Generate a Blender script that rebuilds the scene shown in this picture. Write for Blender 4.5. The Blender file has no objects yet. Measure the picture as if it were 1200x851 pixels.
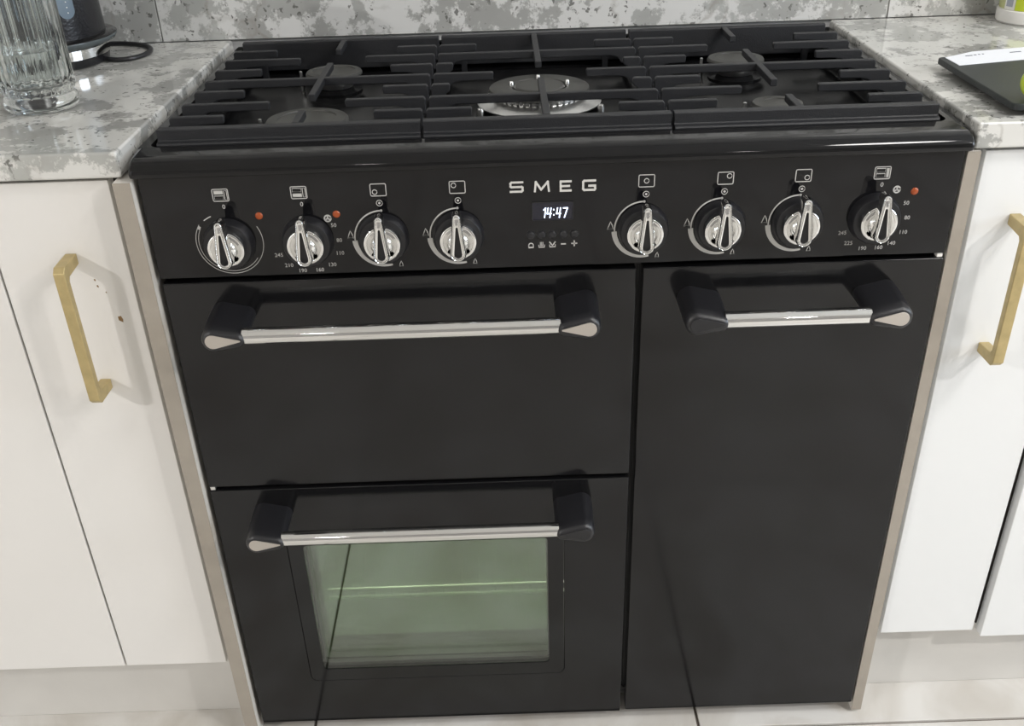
import bpy, bmesh, math, random
from mathutils import Vector, Matrix
random.seed(7)
S = bpy.context.scene
COL = S.collection
PI = math.pi

# ------------------------------------------------------------------ camera
cd = bpy.data.cameras.new('camera'); cam = bpy.data.objects.new('camera', cd); COL.objects.link(cam)
R = Matrix(((0.999432816, 0.0336732545, 0.000398301228),
            (-0.0173278015, 0.524364353, -0.851317668),
            (-0.0288754914, 0.850827913, 0.524650425)))
cam.matrix_world = Matrix.Translation((-0.04769847, -1.0723909, 1.22778097)) @ R.to_4x4()
cd.sensor_fit = 'HORIZONTAL'; cd.sensor_width = 36; cd.lens = 1183.5646 / 1200 * 36
cd.shift_x = -2.6923 / 1200; cd.shift_y = 56.2369 / 1200
cd.clip_start = .02
S.camera = cam

# ------------------------------------------------------------------ world, lights, exposure
w = bpy.data.worlds.new('world'); S.world = w; w.use_nodes = True
w.node_tree.nodes['Background'].inputs[0].default_value = (.8, .86, 1, 1)
w.node_tree.nodes['Background'].inputs[1].default_value = .35
S.view_settings.view_transform = 'Standard'; S.view_settings.look = 'None'
S.view_settings.gamma = 1; S.view_settings.use_curve_mapping = False
S.view_settings.exposure = -0.3

def area(name, loc, target, size, power, color, shape='DISK', size_y=None):
    l = bpy.data.lights.new(name, 'AREA'); l.shape = shape; l.size = size
    if size_y: l.size_y = size_y
    l.energy = power; l.color = color
    o = bpy.data.objects.new(name, l); COL.objects.link(o); o.location = loc
    o.rotation_euler = (Vector(target) - Vector(loc)).to_track_quat('-Z', 'Y').to_euler()
    return o
DOWNLIGHTS = [(-3.1, -2.5), (2.2, -1.75), (1.36, -.85), (-1.0, -3.4), (1.4, -3.6)]
DPOW = [125, 66, 30, 6, 6]
for (x, y), pw in zip(DOWNLIGHTS, DPOW):
    area('ceiling_lamp', (x, y, 2.455), (x, y, 0), .5 if y == -.85 else .15, pw, (1, .972, .945))
area('window_daylight', (3.12, -.75, 1.5), (0, -.75, 1.0), 1.25, 55, (.78, .88, 1), 'RECTANGLE', 1.1)

# ------------------------------------------------------------------ materials
def nodes(name):
    m = bpy.data.materials.new(name); m.use_nodes = True
    nt = m.node_tree; return m, nt, nt.nodes['Principled BSDF']
def plain(name, col, rough=.5, metal=0, bump=0, bscale=400, var=0, vscale=8, ior=None, coat=0, emit=None, es=1):
    m, nt, b = nodes(name)
    b.inputs['Base Color'].default_value = (*col, 1); b.inputs['Roughness'].default_value = rough
    b.inputs['Metallic'].default_value = metal
    if ior: b.inputs['IOR'].default_value = ior
    if coat: b.inputs['Coat Weight'].default_value = coat
    if emit:
        b.inputs['Emission Color'].default_value = (*emit, 1); b.inputs['Emission Strength'].default_value = es
    tc = nt.nodes.new('ShaderNodeTexCoord')
    if bump:
        n = nt.nodes.new('ShaderNodeTexNoise'); n.inputs['Scale'].default_value = bscale
        nt.links.new(tc.outputs['Object'], n.inputs['Vector'])
        bp = nt.nodes.new('ShaderNodeBump'); bp.inputs['Strength'].default_value = bump; bp.inputs['Distance'].default_value = .001
        nt.links.new(n.outputs['Fac'], bp.inputs['Height']); nt.links.new(bp.outputs['Normal'], b.inputs['Normal'])
    if var:
        n = nt.nodes.new('ShaderNodeTexNoise'); n.inputs['Scale'].default_value = vscale; n.inputs['Detail'].default_value = 6
        nt.links.new(tc.outputs['Object'], n.inputs['Vector'])
        r = nt.nodes.new('ShaderNodeValToRGB')
        r.color_ramp.elements[0].position = .3; r.color_ramp.elements[1].position = .7
        r.color_ramp.elements[0].color = (*[c * (1 - var) for c in col], 1); r.color_ramp.elements[1].color = (*[min(1, c * (1 + var)) for c in col], 1)
        nt.links.new(n.outputs['Fac'], r.inputs['Fac']); nt.links.new(r.outputs['Color'], b.inputs['Base Color'])
    return m

def marble(name, scale, rough, bright=1.0, warm=0.0, loc=(0, 0, 0)):
    """breccia stone print: pale broken patches on grey, brown seams, dark flecks"""
    m, nt, b = nodes(name); N = nt.nodes.new; L = nt.links.new
    tc = N('ShaderNodeTexCoord'); mp = N('ShaderNodeMapping'); mp.inputs['Location'].default_value = loc
    L(tc.outputs['Object'], mp.inputs['Vector'])
    def noise(s, d, r=.6, dist=0):
        n = N('ShaderNodeTexNoise'); n.inputs['Scale'].default_value = s * scale; n.inputs['Detail'].default_value = d
        n.inputs['Roughness'].default_value = r; n.inputs['Distortion'].default_value = dist; L(mp.outputs[0], n.inputs['Vector']); return n.outputs['Fac']
    def ramp(f, pts):
        r = N('ShaderNodeValToRGB'); e = r.color_ramp.elements
        e[0].position = pts[0][0]; e[0].color = (*pts[0][1], 1); e[1].position = pts[-1][0]; e[1].color = (*pts[-1][1], 1)
        for p, c in pts[1:-1]:
            q = e.new(p); q.color = (*c, 1)
        L(f, r.inputs['Fac']); return r.outputs['Color']
    def mix(f, a, c):
        x = N('ShaderNodeMix'); x.data_type = 'RGBA'
        if isinstance(f, float): x.inputs[0].default_value = f
        else: L(f, x.inputs[0])
        for i, v in ((6, a), (7, c)):
            if isinstance(v, tuple): x.inputs[i].default_value = (*v, 1)
            else: L(v, x.inputs[i])
        return x.outputs[2]
    W = (.64 * bright, .64 * bright * (1 - .02 * warm), .625 * bright * (1 - .1 * warm))
    G = (.42 * bright, .425 * bright, .41 * bright * (1 - .08 * warm)); G2 = (.33 * bright, .33 * bright, .315 * bright); BR = (.27 * bright, .25 * bright, .22 * bright)
    grey = ramp(noise(5, 4), [(.35, G2), (.65, G)])
    patch = ramp(noise(13, 12, .70, .05), [(.478, (0, 0, 0)), (.512, (1, 1, 1))])
    c = mix(patch, grey, W)
    def cells(s, warp, lo, hi):
        n = N('ShaderNodeTexNoise'); n.inputs['Scale'].default_value = s * scale * 2; n.inputs['Detail'].default_value = 5; L(mp.outputs[0], n.inputs['Vector'])
        a = N('ShaderNodeVectorMath'); a.operation = 'MULTIPLY_ADD'; L(n.outputs['Color'], a.inputs[0]); a.inputs[1].default_value = (warp,) * 3; L(mp.outputs[0], a.inputs[2])
        v = N('ShaderNodeTexVoronoi'); v.feature = 'DISTANCE_TO_EDGE'; v.inputs['Scale'].default_value = s * scale; L(a.outputs[0], v.inputs['Vector'])
        return ramp(v.outputs['Distance'], [(lo, (1, 1, 1)), (hi, (0, 0, 0))])
    seam = cells(9, .07, .004, .035)
    gate = ramp(noise(6, 3), [(.48, (0, 0, 0)), (.66, (.6, .6, .6))])
    ml = N('ShaderNodeMath'); ml.operation = 'MULTIPLY'; L(seam, ml.inputs[0]); L(gate, ml.inputs[1])
    c = mix(ml.outputs[0], c, BR)
    fk = ramp(noise(120, 2, .5, .3), [(.615, (0, 0, 0)), (.65, (.8, .8, .8))]); gt = ramp(noise(22, 2), [(.46, (0, 0, 0)), (.54, (1, 1, 1))])
    m2 = N('ShaderNodeMath'); m2.operation = 'MULTIPLY'; L(fk, m2.inputs[0]); L(gt, m2.inputs[1])
    c = mix(m2.outputs[0], c, (.10, .10, .09))
    L(c, b.inputs['Base Color']); b.inputs['Roughness'].default_value = rough
    return m

enamel = plain('gloss_black_enamel', (.0065, .0065, .007), .06)
enamel.node_tree.nodes['Principled BSDF'].inputs['Specular IOR Level'].default_value = .33
door_black = plain('black_enamel_door', (.0065, .0065, .0072), .11)
door_black.node_tree.nodes['Principled BSDF'].inputs['Specular IOR Level'].default_value = .42
panel_black = plain('black_control_panel_enamel', (.0055, .0055, .0065), .06)
panel_black.node_tree.nodes['Principled BSDF'].inputs['Specular IOR Level'].default_value = .38
well_black = plain('hob_well_enamel', (.006, .006, .0065), .22)
well_black.node_tree.nodes['Principled BSDF'].inputs['Specular IOR Level'].default_value = .12
cast = plain('cast_iron', (.0125, .0132, .0155), .48, bump=.5, bscale=900)
capm = plain('burner_cap_enamel', (.055, .055, .050), .5, bump=.2, bscale=500)
plastic = plain('black_plastic', (.012, .012, .014), .32, bump=.25, bscale=1200)
chrome = plain('chrome', (.82, .82, .81), .04, 1)
alu = plain('brushed_aluminium', (.62, .58, .54), .38, 1)
steel = plain('satin_steel', (.85, .85, .84), .3, 1)
inkm = plain('silver_print', (.50, .49, .47), .5)
letterm = plain('metal_lettering', (.60, .59, .56), .45)
brass = plain('brushed_brass', (.50, .40, .20), .42, .65, var=.12, vscale=60)
cabm = plain('white_cabinet_laminate', (.76, .745, .72), .35, var=.015, vscale=3)
cabm_r = plain('daylight_tinted_laminate', (.74, .75, .75), .35, var=.015, vscale=3)  # same white laminate, cool window light put into its colour
edgem = plain('cabinet_edge_shadow_gap', (.05, .045, .04), .7)
plm = plain('plinth_laminate', (.62, .605, .575), .4, var=.03, vscale=12)
beige = plain('beige_panel_edge', (.33, .295, .25), .5, var=.06, vscale=25)
pale = plain('pale_panel_face', (.66, .63, .58), .4)
grout = plain('dark_grout', (.13, .11, .09), .9)
wgrout = plain('pale_grout', (.30, .30, .28), .9)
paint = plain('wall_paint', (.60, .60, .59), .8)
dimp = plain('dimmed_far_wall', (.30, .29, .28), .8)  # unseen far wall, darkened so chrome and black doors reflect less light
ceilm = plain('ceiling_paint', (.78, .77, .75), .8)
orange = plain('orange_lamp_lens', (.30, .058, .012), .25, emit=(1, .16, .03), es=.03)
blk_kettle = plain('kettle_black_plastic', (.012, .012, .014), .25, bump=.4, bscale=300)
kgrey = plain('kettle_grey_skirt', (.085, .10, .105), .18)
kwin = plain('kettle_water_window', (.16, .21, .26), .15)
boardm = plain('black_board', (.018, .022, .022), .5, bump=.4, bscale=700)
paper = plain('white_paper', (.80, .82, .86), .7)
inkd = plain('pen_ink', (.05, .06, .10), .7)
rubber = plain('cord_rubber', (.012, .012, .014), .35)
lime = plain('lime_skin', (.55, .68, .06), .35, bump=.4, bscale=300, var=.15, vscale=40)
whitep = plain('white_plastic', (.78, .77, .74), .3)
labm = plain('yellow_green_label', (.52, .62, .03), .35, var=.2, vscale=40)
labg = plain('grey_label_panel', (.36, .38, .44), .4)
labl = plain('pale_green_bottle', (.50, .52, .24), .3)
lamplens = plain('lamp_lens', (.9, .9, .88), .4)
tile_m = None
def floor_mat():
    m, nt, b = nodes('beige_floor_stone'); N = nt.nodes.new; L = nt.links.new
    tc = N('ShaderNodeTexCoord'); gi = N('ShaderNodeNewGeometry')
    n = N('ShaderNodeTexNoise'); n.inputs['Scale'].default_value = 5; n.inputs['Detail'].default_value = 8; n.inputs['Distortion'].default_value = 1.5
    L(gi.outputs['Position'], n.inputs['Vector'])
    r = N('ShaderNodeValToRGB'); e = r.color_ramp.elements
    e[0].position = .34; e[0].color = (.46, .43, .385, 1); e[1].position = .62; e[1].color = (.61, .595, .565, 1)
    L(n.outputs['Fac'], r.inputs['Fac']); L(r.outputs['Color'], b.inputs['Base Color']); b.inputs['Roughness'].default_value = .28
    return m
tile_m = floor_mat()
wall_m = marble('breccia_wall_tile', 1.0, .22)
top_m = marble('breccia_worktop', 1.05, .09, 1.0, .25, (3.1, 1.7, .4))

def glass_mat(name, col, rough=0.0, ior=1.5):
    m, nt, b = nodes(name); b.inputs['Base Color'].default_value = (*col, 1); b.inputs['Roughness'].default_value = rough
    b.inputs['Transmission Weight'].default_value = 1; b.inputs['IOR'].default_value = ior; return m
glassm = glass_mat('clear_glass', (.93, .97, .96))
waterm = glass_mat('water', (.97, .99, .99), 0, 1.33)
def pane_mat(name, refl, tint, rcol):
    """coated oven glass: part mirror, part see-through"""
    m = bpy.data.materials.new(name); m.use_nodes = True; nt = m.node_tree; nt.nodes.clear(); N = nt.nodes.new; L = nt.links.new
    o = N('ShaderNodeOutputMaterial'); mx = N('ShaderNodeMixShader'); t = N('ShaderNodeBsdfTransparent'); g = N('ShaderNodeBsdfGlossy')
    t.inputs[0].default_value = (*tint, 1); g.inputs['Color'].default_value = (*rcol, 1); g.inputs['Roughness'].default_value = .02
    mx.inputs[0].default_value = refl; L(t.outputs[0], mx.inputs[1]); L(g.outputs[0], mx.inputs[2]); L(mx.outputs[0], o.inputs[0]); return m
pane1 = pane_mat('outer_oven_glass', .07, (.90, .92, .90), (1, 1, 1))
pane2 = pane_mat('middle_oven_glass', .09, (.86, .90, .86), (.95, 1, .97))
pane3 = pane_mat('inner_coated_oven_glass', .36, (.66, .70, .62), (.80, 1, .76))

# ------------------------------------------------------------------ mesh tools (all in world metres)
WO = {}
class M:
    def __init__(s): s.v = []; s.f = []
    def add(s, vs, fs):
        b = len(s.v); s.v += [tuple(p) for p in vs]; s.f += [tuple(b + i for i in q) for q in fs]; return s
    def box(s, x0, x1, y0, y1, z0, z1):
        return s.add([(x0, y0, z0), (x1, y0, z0), (x1, y1, z0), (x0, y1, z0), (x0, y0, z1), (x1, y0, z1), (x1, y1, z1), (x0, y1, z1)],
                     [(0, 3, 2, 1), (4, 5, 6, 7), (0, 1, 5, 4), (1, 2, 6, 5), (2, 3, 7, 6), (3, 0, 4, 7)])
    def rings(s, rs, cap=True, closed=True):
        n = len(rs[0]); vs = [p for r in rs for p in r]; fs = []
        for k in range(len(rs) - 1):
            for i in range(n if closed else n - 1):
                j = (i + 1) % n; fs.append((k * n + i, k * n + j, (k + 1) * n + j, (k + 1) * n + i))
        if cap: fs += [tuple(reversed(range(n))), tuple((len(rs) - 1) * n + i for i in range(n))]
        return s.add(vs, fs)
    def prism(s, pts, axis, a, b):
        """closed 2D outline (u,v) swept along axis: x->(y,z), y->(x,z), z->(x,y)"""
        def P(u, v, t): return {'x': (t, u, v), 'y': (u, t, v), 'z': (u, v, t)}[axis]
        return s.rings([[P(u, v, a) for u, v in pts], [P(u, v, b) for u, v in pts]])
    def lathe(s, prof, c, axis='z', n=40, cap=False):
        """prof: (radius, along)"""
        rs = []
        for r, h in prof:
            ring = []
            for i in range(n):
                a = 2 * PI * i / n; u, v = r * math.cos(a), r * math.sin(a)
                ring.append((c[0] + u, c[1] + v, c[2] + h) if axis == 'z' else (c[0] + u, c[1] + h, c[2] + v) if axis == 'y' else (c[0] + h, c[1] + u, c[2] + v))
            rs.append(ring)
        return s.rings(rs, cap=cap)
    def tube(s, pts, r, n=10, cap=True, closed=False):
        pts = [Vector(p) for p in pts]; rs = []; up = None; N_ = len(pts)
        for i, p in enumerate(pts):
            if closed: t = (pts[(i + 1) % N_] - pts[i - 1]).normalized()
            else: t = (pts[min(i + 1, N_ - 1)] - pts[max(i - 1, 0)]).normalized()
            if up is None: up = Vector((0, 0, 1)) if abs(t.z) < .9 else Vector((1, 0, 0))
            sd = t.cross(up).normalized(); up = sd.cross(t).normalized()
            rr = r[i] if isinstance(r, (list, tuple)) else r
            rs.append([tuple(p + sd * rr * math.cos(2 * PI * k / n) + up * rr * math.sin(2 * PI * k / n)) for k in range(n)])
        if closed: rs.append(rs[0]); cap = False
        return s.rings(rs, cap=cap)
    def stroke(s, pts, wd, y0, y1):
        """flat print stroke on the panel plane; pts (x,z), wd width or list"""
        n = len(pts); Lp, Rp = [], []
        for i, (x, z) in enumerate(pts):
            a = pts[max(i - 1, 0)]; b = pts[min(i + 1, n - 1)]
            dx, dz = b[0] - a[0], b[1] - a[1]; l = math.hypot(dx, dz) or 1
            h = (wd[i] if isinstance(wd, (list, tuple)) else wd) / 2
            Lp.append((x - dz / l * h, z + dx / l * h)); Rp.append((x + dz / l * h, z - dx / l * h))
        for i in range(n - 1):
            q = [Lp[i], Lp[i + 1], Rp[i + 1], Rp[i]]
            s.prism(q, 'y', y0, y1)
        return s
    def build(s, name, mat, parent=None, origin=None, smooth=None, bevel=0, seg=2, bang=35):
        me = bpy.data.meshes.new(name)
        if origin is None:
            xs = list(zip(*s.v)); origin = tuple((min(c) + max(c)) / 2 for c in xs[:2]) + (min(xs[2]),)
        me.from_pydata([(x - origin[0], y - origin[1], z - origin[2]) for x, y, z in s.v], [], s.f)
        bm = bmesh.new(); bm.from_mesh(me); bmesh.ops.remove_doubles(bm, verts=bm.verts, dist=1e-6)
        bmesh.ops.recalc_face_normals(bm, faces=bm.faces); bm.to_mesh(me); bm.free()
        me.materials.append(mat)
        o = bpy.data.objects.new(name, me); COL.objects.link(o)
        po = WO[parent.name] if parent else (0, 0, 0)
        o.location = tuple(origin[i] - po[i] for i in range(3)); o.parent = parent; WO[o.name] = origin
        if bevel:
            b = o.modifiers.new('bevel', 'BEVEL'); b.width = bevel; b.segments = seg; b.limit_method = 'ANGLE'; b.angle_limit = math.radians(bang); b.harden_normals = True
        if smooth is not None or bevel: me.polygons.foreach_set('use_smooth', [True] * len(me.polygons)); me.set_sharp_from_angle(angle=math.radians(smooth if smooth is not None else 40)) if not bevel else None
        return o
def thing(name, loc, label, cat, group=None):
    o = bpy.data.objects.new(name, None); COL.objects.link(o); o.location = loc; WO[o.name] = tuple(loc)
    o.empty_display_size = .02
    return tag(o, label, cat, group)
def tag(o, label=None, cat=None, group=None, kind=None):
    for k, v in (('label', label), ('category', cat), ('group', group), ('kind', kind)):
        if v: o[k] = v
    return o
def rrect(x0, x1, z0, z1, r, n=6):
    if not isinstance(r, (list, tuple)): r = [r] * 4       # bl, br, tr, tl
    out = []
    for (cx, cz, a0, q) in ((x0, z0, PI, r[0]), (x1, z0, 1.5 * PI, r[1]), (x1, z1, 0, r[2]), (x0, z1, .5 * PI, r[3])):
        ox = cx + q if cx == x0 else cx - q; oz = cz + q if cz == z0 else cz - q
        for i in range(n + 1):
            a = a0 + .5 * PI * i / n; out.append((ox + q * math.cos(a), oz + q * math.sin(a)))
    return out
def frame_slab(outer, inner, y0, y1):
    m = M(); n = len(outer)
    vs = [(x, y0, z) for x, z in outer] + [(x, y0, z) for x, z in inner] + [(x, y1, z) for x, z in outer] + [(x, y1, z) for x, z in inner]; fs = []
    for i in range(n):
        j = (i + 1) % n
        fs += [(i, j, n + j, n + i), (2 * n + i, 3 * n + i, 3 * n + j, 2 * n + j), (i, 2 * n + i, 2 * n + j, j), (n + i, n + j, 3 * n + j, 3 * n + i)]
    return m.add(vs, fs)

# ------------------------------------------------------------------ the room
CT = .908            # worktop height
WY = .572            # back wall face
X0, X1, Y0 = -4.0, 3.2, -4.2
slab = M().box(X0, X1, Y0, WY + .1, -.06, -.004).build('floor', grout); tag(slab, kind='structure')
tx = [-.373 + .590 * k for k in range(-6, 7)]; ty = [-.021 + .590 * k for k in range(-7, 2)]
tme = None; g = .0022
for i in range(len(tx) - 1):
    for j in range(len(ty) - 1):
        xa, xb, ya, yb = max(tx[i], X0) + g, min(tx[i + 1], X1) - g, max(ty[j], Y0) + g, min(ty[j + 1], WY) - g
        if xb - xa < .02 or yb - ya < .02: continue
        M().box(xa, xb, ya, yb, -.008, 0).build('floor_tile', tile_m, slab, bevel=.0008, seg=1)
def wall(name, *b):
    return tag(M().box(*b).build(name, paint), kind='structure')
wb = wall('wall_back', X0, X1, WY + .010, WY + .11, 0, 2.5)
wall('wall_left', X0 - .1, X0, Y0, WY + .11, 0, 2.5)
# right wall with a window opening
wr = M(); wy0, wy1, wz0, wz1 = -1.4, -.1, .95, 2.05
wr.box(X1, X1 + .1, Y0, wy0, 0, 2.5).box(X1, X1 + .1, wy1, WY + .11, 0, 2.5).box(X1, X1 + .1, wy0, wy1, 0, wz0).box(X1, X1 + .1, wy0, wy1, wz1, 2.5)
tag(wr.build('wall_right', paint), kind='structure')
wf = M().box(X1 + .02, X1 + .06, wy0, wy0 + .05, wz0, wz1).box(X1 + .02, X1 + .06, wy1 - .05, wy1, wz0, wz1).box(X1 + .02, X1 + .06, wy0, wy1, wz0, wz0 + .05).box(X1 + .02, X1 + .06, wy0, wy1, wz1 - .05, wz1).box(X1 + .02, X1 + .06, -.775, -.725, wz0, wz1)
tag(wf.build('window_1', whitep), kind='structure')
wall('wall_front', X0, X1, Y0 - .1, Y0, 0, 2.5).data.materials[0] = dimp
tag(M().box(X0 - .1, X1 + .1, Y0 - .1, WY + .11, 2.5, 2.58).build('ceiling', ceilm), kind='structure')
wx = [-1.700, -.574, .550, 1.674, 2.798]
for i in range(4):
    M().box(wx[i] + .0009, wx[i + 1] - .0009, WY, WY + .012, CT + .0003, CT + .60).build('wall_tile', wall_m, wb, bevel=.0006, seg=1)
M().box(wx[0], wx[-1], WY + .003, WY + .012, CT, CT + .60).build('tile_grout', wgrout, wb)
for i, (x, y) in enumerate(DOWNLIGHTS):
    t = thing('ceiling_downlight', (x, y, 2.47), 'round recessed ceiling downlight ' + ['at the far left of the room', 'near the window wall', 'larger than the rest, nearest to the cooker', 'at the back left by the far wall', 'at the back right by the far wall'][i], 'light', 'ceiling downlights')
    q = .26 if y == -.85 else .105
    M().lathe([(q, 0), (q, .012), (q + .02, .012), (q + .02, .03), (q, .03)], (x, y, 2.47), n=32).build('trim_ring', whitep, t, smooth=40)

# ------------------------------------------------------------------ worktops, cabinets, plinths, end panels
def worktop(x0, x1, label):
    return tag(M().box(x0, x1, .003, WY - .001, .879, CT).build('worktop', top_m, bevel=.003, seg=2), label, 'worktop')
worktop(-1.70, -.4665, 'speckled grey and white stone worktop left of the cooker, under the glass and kettle')
worktop(.4610, 1.75, 'speckled grey and white stone worktop right of the cooker, under the black board')

def bar_handle(x, z0, z1, yd, parent):
    m = M(); w = .0065
    m.prism([(yd, z1), (yd - .038, z1 - .001), (yd - .044, z1 - .007), (yd - .044, z0 + .007), (yd - .038, z0 + .001), (yd, z0), (yd, z0 + .013),
             (yd - .031, z0 + .0155), (yd - .034, z0 + .020), (yd - .034, z1 - .020), (yd - .031, z1 - .0155), (yd, z1 - .013)], 'x', x - w, x + w)
    return m.build('handle', brass, parent, bevel=.0012)
stain = plain('brown_stain', (.22, .13, .05), .6)
def cabinet(x0, x1, z0, z1, yd, label, handle=None, mat=None, body=(0, 0), chips=()):
    mat = mat or cabm
    t = thing('base_cabinet', ((x0 + x1) / 2, .3, 0.0), label, 'cabinet')
    M().box(x0 + body[0], x1 + body[1], yd + .021, WY - .002, .15, .872).build('carcass', edgem, t)
    d = M().box(x0, x1, yd, yd + .018, z0, z1).build('door', mat, t, bevel=.001)
    for cx_, cz_, q in chips: M().prism([(cx_ - q * .7, cz_ + q), (cx_ + q * .5, cz_ + q * 1.3), (cx_ + q, cz_ - q * .2), (cx_ + q * .8, cz_ - q * 1.4), (cx_ - q * .6, cz_ - q * .5)], 'y', yd - .0002, yd + .0002).build('stain', stain, d)
    if handle: bar_handle(handle[0], handle[1], handle[2], yd, d)
    return t
YD = .014
cabinet(-.6345, -.4870, .1375, .874, YD, 'narrow white base cabinet with brass handle, left of the cooker', (-.549, .612, .790), chips=((-.5120, .7050, .0032), (-.5300, .7560, .0011), (-.5285, .7480, .0012), (-.5205, .7400, .0008)), body=(0, .006))
cabinet(-1.2340, -.6375, .1375, .874, YD, 'wide white cabinet cut off by the left edge of the picture')
cabinet(.4802, .6155, .1525, .874, YD, 'narrow white base cabinet with brass handle, right of the cooker', (.529, .622, .800), cabm_r, body=(-.008, .006))
cabinet(.6270, 1.2200, .1430, .874, YD - .004, 'wide white cabinet cut off by the right edge of the picture', None, cabm_r)
tag(M().box(-1.70, -.484, .050, .066, 0.0, .1465).build('plinth', plm, bevel=.001), 'off-white plinth under the cabinets left of the cooker', 'plinth')
tag(M().box(.476, 1.75, .058, .074, 0.0, .149).build('plinth', plm, bevel=.001), 'off-white plinth under the cabinets right of the cooker', 'plinth')
def end_panel(xa, xb, xs, yf, z0, label):
    t = thing('end_panel', ((xa + xb) / 2, .28, 0), label, 'panel')
    M().box(min(xa, xb), max(xa, xb), yf + .0012, WY - .004, z0, .8775).build('panel_board', pale, t)
    M().box(min(xa, xb) , max(xa, xb), yf, yf + .0011, z0, .8775).build('edge_strip', beige, t)
    return t
end_panel(-.4735, -.4545, 0, -.010, 0, 'tall beige-edged panel between the left white cabinet and the cooker')
end_panel(.4545, .4690, 0, .001, .006, 'tall beige-edged panel between the cooker and the right white cabinet')

# ------------------------------------------------------------------ the range cooker
ck = thing('range_cooker', (0, .28, 0), 'black range cooker with three oven doors and eight chrome knobs, between white cabinets', 'cooker')
# body: shell with an open cavity behind the windowed door
bd = M()
bd.box(-.447, -.441, .024, .555, .035, .862).box(.446, .452, .024, .555, .035, .862).box(-.447, .452, .549, .555, .035, .862)
bd.box(-.441, .446, .024, .549, .035, .045).box(.098, .104, .03, .549, .045, .86).box(-.441, .098, .030, .549, .462, .470)
bd.box(-.441, .098, .026, .030, .470, .86).box(.104, .446, .026, .030, .045, .86)
bd.box(-.441, .446, .024, .030, .748, .768)
bd.build('body', plain('cooker_body_black', (.01, .01, .011), .4), ck)
for x in (-.40, .405):
    M().lathe([(.0, 0), (.022, 0), (.022, .008), (.010, .012), (.010, .036)], (x, .07, 0), n=20).build('foot', plastic, ck, smooth=40)
cav = M(); cx0, cx1, cy0, cy1, cz0, cz1 = -.395, .055, .080, .50, .060, .445
cav.box(cx0 - .004, cx0, cy0, cy1, cz0, cz1).box(cx1, cx1 + .004, cy0, cy1, cz0, cz1).box(cx0, cx1, cy1, cy1 + .004, cz0, cz1).box(cx0, cx1, cy0, cy1, cz0 - .004, cz0).box(cx0, cx1, cy0, cy1, cz1, cz1 + .004)
cav.build('oven_cavity', plain('oven_cavity_enamel', (.09, .09, .085), .4), ck)
rk = M(); tn = M()
ry, rz = .105, .1760
for (yy, zz, r) in ((ry, rz, .0026), (ry, rz + .0170, .0018)): rk.tube([(-.342, yy, zz), (.02, yy, zz)], r, 8)
tn.tube([(-.345, ry + .30, rz), (.02, ry + .30, rz)], .002, 8)
for k in range(13):
    x = -.325 + k * .0265
    tn.tube([(x, ry + .001, rz + .016), (x, ry + .001, rz), (x, ry + .30, rz)], .0011, 6)
rack = rk.build('oven_rack', plain('lit_rack_wire', (.85, .86, .82), .4, .1), ck, smooth=40)  # front wires: the light catching them is put into a brighter colour
tn.build('rack_wire', plain('shaded_rack_wire', (.16, .16, .15), .4, .5), rack, smooth=40)  # rest of the same rack, shade put into a darker colour
area('added_oven_fill', (-.17, .135, .440), (-.17, .135, 0), .34, 4.0, (1, .96, .85), 'RECTANGLE', .05)  # added fill light so the rack shows through the door glass
# hob top with rolled front edge and recessed well
hz = .900
hob = M()
prof = []
for i in range(9):
    a = PI / 2 * i / 8; prof.append((.012 - .022 * math.sin(a) , hz - .014 + .014 * math.cos(a)))
prof = [(.041, hz)] + prof + [(-.010, .8855), (-.0085, .8815), (-.004, .8795), (.041, .8795)]
rr_ = .006; secs = []
for k in range(6):
    q = rr_ * (1 - math.cos(PI / 2 * k / 5)); d = rr_ * (1 - math.sin(PI / 2 * k / 5)); secs.append((q, d))
def sec(x, d): return [(x, y + (d if y < .03 else 0), z - (d if z > .89 and y < .03 else 0)) for y, z in prof]
hob.rings([sec(-.4555 + q, d) for q, d in secs] + [sec(.4575 - q, d) for q, d in reversed(secs)])
hob.build('hob_front_edge', enamel, ck, smooth=40)
rm = M(); o_ = [(x, y) for x, y in rrect(-.4555, .4575, .0405, .560, .0005)]; i_ = [(x, y) for x, y in rrect(-.4445, .4450, .0415, .5405, .014)]; n_ = len(o_)
rm.add([(x, y, hz) for x, y in o_] + [(x, y, hz) for x, y in i_] + [(x, y, .8795) for x, y in o_] + [(x, y, .8795) for x, y in i_],
       [f for i in range(n_) for j in [(i + 1) % n_] for f in ((i, j, n_ + j, n_ + i), (i, 2 * n_ + i, 2 * n_ + j, j), (n_ + i, n_ + j, 3 * n_ + j, 3 * n_ + i), (2 * n_ + i, 3 * n_ + i, 3 * n_ + j, 2 * n_ + j))])
rm.build('hob_rim', enamel, ck, smooth=30)
wl = M()
ins = [(x, y) for x, y in rrect(-.4444, .4449, .0416, .5404, .014)]
inb = [(x, y) for x, y in rrect(-.4438, .4438, .0440, .5378, .013)]
inb2 = [(x, y) for x, y in rrect(-.430, .434, .056, .527, .010)]
wl.rings([[(x, y, hz - .0005) for x, y in ins], [(x, y, hz - .012) for x, y in rrect(-.4440, .4440, .0425, .5385, .014)], [(x, y, .868) for x, y in inb], [(x, y, .864) for x, y in inb2]], cap=False)
n_ = len(inb2); wl.add([(x, y, .864) for x, y in inb2], [tuple(range(n_))])
wl.build('hob_well', well_black, ck, smooth=35)

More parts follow.
